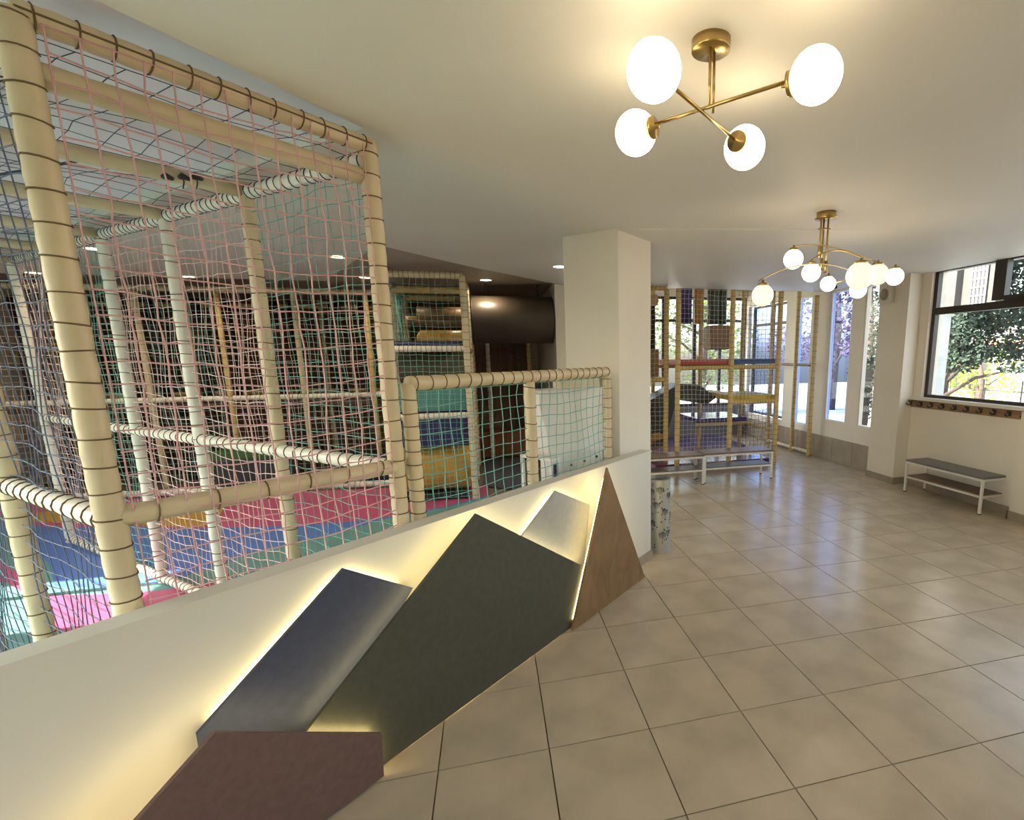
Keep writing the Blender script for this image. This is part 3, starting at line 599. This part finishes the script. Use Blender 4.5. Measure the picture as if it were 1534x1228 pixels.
# ------------------------------------------------------------------ perforated bin
bn = thing('waste_bin', (1.335, 3.93, 0), 'grey metal bin with cut out hot air balloon pattern beside the low wall end', 'bin')
bx_, by_, br, bh = 1.335, 3.93, .085, .64
b = MB(); b.rings([(bx_, by_, 0.0), (bx_, by_, bh)], br, 40, caps=False); b.rings([(bx_, by_, 0.02), (bx_, by_, bh-.002)], br-.006, 40, caps=False)
b.build('shell', mat('bin_grey', (.42, .43, .40), .45, .3), bn)
b = MB(); b.ring((bx_, by_, bh), (0, 0, 1), br-.002, .005, 40, 6); b.build('rim', mat('bin_rim', (.25, .25, .24), .4, .5), bn)
b = MB(); b.rings([(bx_, by_, .3), (bx_, by_, bh-.03)], br-.01, 32); b.build('liner', M_black, bn)
cut = MB()
def arc_patch(a0, a1, z0, z1, taper=1., n=3):
    """dark cut-out hugging the shell"""
    vs = []
    for i in range(n+1):
        a = a0+(a1-a0)*i/n
        for zz in (z0, z1):
            am = (a0+a1)/2; aa = am+(a-am)*(taper if zz == z0 else 1.)
            for rr_ in (br+.0002, br+.0012): vs.append((bx_+rr_*math.cos(aa), by_+rr_*math.sin(aa), zz))
    fs = []
    for i in range(n): k = i*4; fs += [(k, k+4, k+6, k+2), (k+1, k+3, k+7, k+5), (k, k+1, k+5, k+4), (k+2, k+6, k+7, k+3)]
    fs += [(0, 2, 3, 1), (n*4, n*4+1, n*4+3, n*4+2)]; cut.add(vs, fs)
base = -math.pi/2-.25
for ai, zc, sc in ((-.1, .55, 1), (-.5, .42, 1), (.45, .36, .9), (-.9, .26, .9), (.15, .16, 1), (.9, .5, .9), (.85, .18, .8), (-1.0, .53, .9), (1.4, .33, .9)):
    for q in range(-2, 3):
        a = base+ai+q*.15*sc; hh = .056*sc*(1-.12*abs(q)); arc_patch(a-.05*sc, a+.05*sc, zc-.6*hh+.006*abs(q), zc+hh*.6, .35)
    arc_patch(base+ai-.05, base+ai+.05, zc-.052*sc, zc-.046*sc); arc_patch(base+ai-.04, base+ai+.04, zc-.068*sc, zc-.058*sc, .6)
rnd = random.Random(3)
for k in range(46):
    a = base+rnd.uniform(-1.7, 1.7); z_ = rnd.uniform(.03, .6); arc_patch(a-.075, a+.075, z_, z_+rnd.uniform(.007, .013), .7, 2)
cut.build('cut_out_pattern', M_black, bn, kind='stuff')

# ------------------------------------------------------------------ chandeliers
def canopy(t, c, r=.058, h=.03):
    b = MB(); b.lathe([(.001, 0), (r*.98, 0), (r, .003), (r, h), (.001, h)], (c[0], c[1], H-h), 32); b.build('canopy', M_brass, t)
def globe(t, c, r, att, M, cup=True):
    """globe c, attachment direction att (from globe to arm)"""
    g = MB(); g.sphere(c, r, 32, 1.0); o = g.build('globe', M, t)
    if cup:
        a = Vector(att).normalized(); p = Vector(c)+a*r*.90; b = MB()
        b.lathe([(.001, -.0), (r*.50, -.002), (r*.47, .012), (.008, .016), (.006, .03), (.001, .03)], p, 24, a); b.build('cup', M_brass, o)
    return o
ch = thing('chandelier', (.692, 1.587, H), 'near brass ceiling lamp with four lit globes on crossed straight arms', 'ceiling lamp')
canopy(ch, (.692, 1.587)); za = 2.385
G = [((.449, 1.389, 2.375), .0705), ((.870, 1.311, 2.375), .0665), ((.506, 1.758, 2.375), .0675), ((.914, 1.786, 2.375), .071)]
for x, y in ((.682, 1.568), (.705, 1.590)):
    b = MB(); b.tube((x, y, za), (x, y, H-.03), .0045, 10); b.build('rod', M_brass, ch)
for i, j in ((0, 3), (1, 2)):
    a, c = Vector(G[i][0]), Vector(G[j][0]); d = (c-a).normalized(); b = MB(); b.tube(a+d*G[i][1]+Z*.008*(i), c-d*G[j][1]+Z*.008*i, .0055, 10); b.build('arm', M_brass, ch)
    globe(ch, G[i][0], G[i][1], c-a, M_globe); globe(ch, G[j][0], G[j][1], a-c, M_globe)
c2 = thing('chandelier', (2.233, 3.157, H), 'far brass ceiling lamp with curved arms and a cluster of globes', 'ceiling lamp')
canopy(c2, (2.233, 3.157), .062, .035)
b = MB(); b.lathe([(.001, 0), (.075, 0), (.075, .004), (.001, .004)], (2.233, 3.157, H-.04), 32); b.build('canopy_rim', M_brass, c2)
for x, y, z in ((2.245, 3.15, 2.20), (2.19, 3.15, 2.30), (2.225, 3.17, 2.22)):
    b = MB(); b.tube((x, y, z), (x, y, H-.035), .0065, 10); b.build('rod', M_brass, c2); b = MB(); b.tube((x, y, z-.01), (x, y, z+.07), .011, 12); b.build('sleeve', M_brass, c2)
b = MB(); b.box((2.22, 3.155, 2.475), (.08, .03, .008), 0, .002); b.build('bracket', M_brass, c2)
def arc(a, m_, c):
    a, m_, c = Vector(a), Vector(m_), Vector(c); k = m_*2-(a+c)/2; b = MB()
    b.rings([a*(1-t)**2+k*2*t*(1-t)+c*t*t for t in [i/20 for i in range(21)]], .0042, 8); b.build('arm', M_brass, c2)
arc((1.90, 3.03, 2.315), (2.20, 3.09, 2.352), (2.70, 3.17, 2.275))
arc((2.08, 3.10, 2.245), (2.23, 3.05, 2.318), (2.29, 2.84, 2.232))
arc((1.47, 2.65, 2.055), (2.06, 3.02, 2.225), (2.70, 3.40, 2.235))
arc((2.76, 3.75, 2.22), (2.83, 3.50, 2.235), (2.83, 3.22, 2.25))
for i, (p, r_) in enumerate((((1.924, 3.038, 2.251), .060), ((2.106, 3.106, 2.185), .060), ((2.712, 3.761, 2.212), .060), ((1.505, 2.667, 1.979), .060), ((2.245, 2.803, 2.124), .083), ((2.664, 3.15, 2.195), .073), ((2.854, 3.199, 2.193), .060), ((2.927, 3.666, 2.158), .065))):
    globe(c2, p, r_, (0, 0, 1), M_globe2 if i in (3, 4, 5) else M_globe, True)

# ------------------------------------------------------------------ recessed downlights
def downlight(x, y, label, z=H):
    t = thing('downlight', (x, y, z), label, 'ceiling light', 'recessed round ceiling downlights over the play area'); 
    ORG[t.name] = Vector((0, 0, 0))
    b = MB(); b.ring((0, 0, -.004), (0, 0, 1), .075, .008, 28, 6); b.build('ring', M_white, t)
    b = MB(); b.lathe([(.001, 0), (.068, 0), (.068, .003), (.001, .003)], (0, 0, -.006), 28); b.build('lens', M_lens, t)
    L = bpy.data.lights.new('downlight_lamp', 'SPOT'); L.energy = DOWN; L.color = (1, .82, .55); L.spot_size = math.radians(150); L.spot_blend = .8; L.shadow_soft_size = .06
    o = bpy.data.objects.new('downlight_lamp', L); COL.objects.link(o); o.parent = t; o.location = (0, 0, -.02)
for x, y, z, l in ((-3.17, 5.47, H, 'round downlight in the ceiling left of the near thick post'), (-1.31, 5.44, H, 'round downlight seen through the teal net beside the near cage corner'), (.77, 5.57, H, 'round downlight touching the left edge of the white pillar'),
                (-4.66, 7.05, H, 'round downlight furthest left behind the near post'), (-3.26, 7.06, H, 'round downlight above the far cage seen through pink net'), (-1.42, 7.10, H+.047, 'round downlight just behind the second near post'), (.01, 7.05, H+.047, 'round downlight above the black tube')):
    downlight(x, y, l, z)

# ------------------------------------------------------------------ speaker, camera, coat rack
sp = thing('speaker', (4.9, 5.63, 2.39), 'small cream wall speaker on the pier beside the narrow windows', 'speaker')
pbox('body', (4.872, 5.57, 2.385), (.07, .20, .24), mat('speaker_cream', (.62, .57, .48), .5), sp, 0, .012)
b = MB(); b.lathe([(.001, .0), (.066, .0), (.07, .006), (.001, .008)], (4.836, 5.57, 2.37), 28, Vector((-1, 0, 0))); b.build('grille', mat('speaker_grille', (.34, .28, .21), .8, bump=.2, bscale=300), sp)
dc = thing('security_camera', (4.6, 6.2, H), 'small white dome camera with black eye on the ceiling near the windows', 'security camera')
b = MB(); b.lathe([(.001, 0), (.05, 0), (.05, .03), (.001, .03)], (4.55, 6.15, H-.03), 24); b.build('base', M_white, dc)
b = MB(); b.sphere((4.55, 6.15, H-.035), .04, 20); b.build('housing', M_white, dc); b = MB(); b.sphere((4.53, 6.12, H-.058), .024, 16); b.build('lens', M_black, dc)
cr = thing('coat_rack', (5.09, 4.0, 1.03), 'long brown wooden coat rack board with black hooks under the window sill', 'coat rack')
pbox('board', (5.087, 2.6, 1.03), (.022, 5.4, .085), M_rack, cr, 0, .003)
hm = MB(); hm.box((5.072, 0, 1.035), (.008, .026, .05), 0, .002)
hm.rings([(5.066, 0, 1.045), (5.045, 0, 1.05), (5.038, 0, 1.066)], [.006, .007, .009], 8); hm.rings([(5.066, 0, 1.022), (5.035, 0, 1.010), (5.012, 0, 1.020), (5.006, 0, 1.036)], [.006, .006, .007, .009], 8)
hook = hm.build('hook', M_dark, cr)
for k in range(14):
    o = hook if k == 0 else hook.copy()
    if k: COL.objects.link(o); o.parent = cr
    o.location = (0, 5.24-4.0+4.0-.158*k-0, 0); 
    o.location.y = (5.24-.158*k)

# ------------------------------------------------------------------ outside
gd = MB(); gd.box((14, 8, -.25), (18, 40, .1)); struct(gd.build('floor_outside', mat('paving_outside', (.45, .44, .42), .9, var=.1, scale=2)))
gd = MB(); gd.box((0, 20, -.35), (30, 20, .1)); struct(gd.build('floor_outside_back', mat('paving_outside2', (.40, .42, .35), .9, var=.1, scale=2)))
def leaves(b, c, rad, n, size, rnd, drop=0):
    for _ in range(n):
        while True:
            p = Vector((rnd.uniform(-1, 1), rnd.uniform(-1, 1), rnd.uniform(-1, 1)))
            if p.length < 1: break
        q = Vector(c)+Vector((p.x*rad[0], p.y*rad[1], p.z*rad[2])); a = Vector((rnd.gauss(0, 1), rnd.gauss(0, 1), rnd.gauss(0, .6)-drop)).normalized()
        t = a.cross(Vector((rnd.gauss(0, 1), rnd.gauss(0, 1), rnd.gauss(0, 1)))).normalized(); s_ = size*rnd.uniform(.6, 1.3)
        b.add([q-a*s_, q+t*s_*.45, q+a*s_, q-t*s_*.45], [(0, 1, 2, 3)])
def tree(name, label, loc, h, crowns, M, n, size, seed, drop=0):
    rnd = random.Random(seed); t = thing(name, loc, label, 'tree', None); x, y = loc[0], loc[1]
    b = MB(); b.rings([(x, y, -.2), (x+.1, y, h*.4), (x, y+.1, h*.9)], [.16, .12, .05], 10)
    for c, rad in crowns: b.rings([(x+.05, y, max(.5, c[2]-.8)), ((x+c[0])/2, (y+c[1])/2, c[2]-.25), (c[0], c[1], c[2])], [.05, .035, .012], 6)
    b.build('trunk', mat(name+'_bark', (.07, .05, .04), .9), t); f_ = MB()
    for c, rad in crowns: leaves(f_, c, rad, int(n*rad[0]*rad[1]*rad[2]), size, rnd, drop)
    f_.build('foliage', M, t, kind='stuff')
M_con = mat('conifer_leaf', (.035, .065, .045), .8, col2=(.015, .03, .022), scale=2); M_lf = mat('bright_leaf', (.42, .60, .05), .6, col2=(.25, .42, .03), scale=2)
M_lf2 = mat('mid_leaf', (.16, .25, .07), .7, col2=(.07, .12, .05), scale=2); M_red = mat('plum_leaf', (.16, .07, .09), .7, col2=(.07, .05, .09), scale=2)
tree('conifer_tree', 'dark green conifer outside the large right window', (10.6, 10.1, -.2), 5.5,
     [((9.3, 8.3, 2.9), (.6, 1.1, .4)), ((9.4, 7.6, 2.35), (.6, 1.0, .3)), ((9.5, 8.6, 2.1), (.6, .8, .35)), ((9.7, 8.9, 1.5), (.5, .5, .3)), ((9.3, 7.6, 3.5), (.7, 1.2, .4)), ((9.9, 9.2, 2.5), (.5, .6, .5)), ((9.8, 8.1, 1.65), (.5, .9, .22)), ((10.2, 8.4, 4.4), (1.0, 1.6, .6)), ((9.6, 7.2, 1.9), (.4, .6, .2)), ((9.7, 7.5, 1.35), (.3, .5, .12))], M_con, 10000, .055, 5, .3)
tree('conifer_tree', 'dark conifer outside the narrow windows beside the pier', (8.6, 10.35, -.2), 4.2, [((8.6, 10.3, 1.2), (.45, .35, 1.2)), ((8.7, 10.4, 2.6), (.4, .35, .8))], M_con, 7000, .05, 6)
tree('broadleaf_tree', 'plum and green broadleaf tree beyond the niche windows', (10.9, 14.6, -.2), 6, [((10.2, 14.0, 3.4), (1.3, 1.2, .9)), ((9.8, 15.2, 2.0), (.9, 1.0, .7)), ((11.4, 14.4, 2.3), (.8, .8, .8)), ((10.6, 13.2, 2.0), (.5, .5, .6))], M_red, 900, .08, 7)
tree('broadleaf_tree', 'leafy tree behind the end windows of the climbing frame', (6.2, 14.5, -.2), 6, [((5.9, 14.0, 3.2), (1.4, 1.0, .9)), ((5.0, 14.4, 2.2), (1.0, .9, .7)), ((7.0, 14.2, 2.0), (.9, .8, .8)), ((3.9, 14.6, 3.0), (1.0, .9, .9)), ((6.6, 14.5, 1.0), (1.2, .6, .5))], M_lf2, 800, .08, 8)
tree('shrub', 'yellow green lit shrub behind the fence at the right window', (14, 12.0, -.2), 1.6, [((14, 11.3, 1.0), (.4, .45, 1.1)), ((14, 12.3, .7), (.35, .35, .8)), ((14.2, 13.1, .9), (.4, .3, .9))], M_lf, 2600, .07, 9)
fe = thing('wire_fence', (12.4, 10, -.2), 'thin dark wire fence in front of the sunlit shrub outside', 'fence')
for k in range(9):
    b = MB(); b.tube((12.4, 6.5+k*1.0, -.2), (12.4, 6.5+k*1.0, .95), .02, 8); b.build('post', M_wframe_d, fe)
net((12.4, 6.5, 0), (0, 1, 0), Z, 8, .95, .14, M_wframe_d, fe, .004, sag=0, jit=0)
M_fac = mat('facade_grey', (.42, .44, .42), .8, var=.03)
hs = thing('neighbour_building', (8.1, 7.7, -.2), 'grey neighbouring facade with white latticed window seen through the upper right pane', 'building')
pbox('wall', (8.1, 7.86, 2.3), (.2, .26, 5.0), M_fac, hs); pbox('dark_pier', (8.05, 7.58, 3.7), (.2, .22, 2.6), mat('facade_dark', (.05, .05, .05), .6), hs)
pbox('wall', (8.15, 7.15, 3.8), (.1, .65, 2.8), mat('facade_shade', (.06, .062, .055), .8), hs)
wf = pbox('window', (8.08, 7.13, 2.93), (.04, .28, .96), M_dark, hs)
b = MB()
for k in range(5): b.box((8.05, 6.99+.07*k, 2.93), (.02, .016, .98))
for k in range(8): b.box((8.05, 7.13, 2.45+.137*k), (.02, .30, .016))
b.build('lattice', M_white, wf)
wb = thing('neighbour_building', (20, 10, -.2), 'pale building far off behind the trees outside', 'building')
pbox('wall', (26, 14, .9), (4, 12, 2.2), mat('facade_pale', (.75, .72, .68), .8, var=.05), wb); pbox('roof', (26, 14, 2.1), (4.6, 12.6, .25), mat('roof_red', (.35, .16, .12), .8), wb)
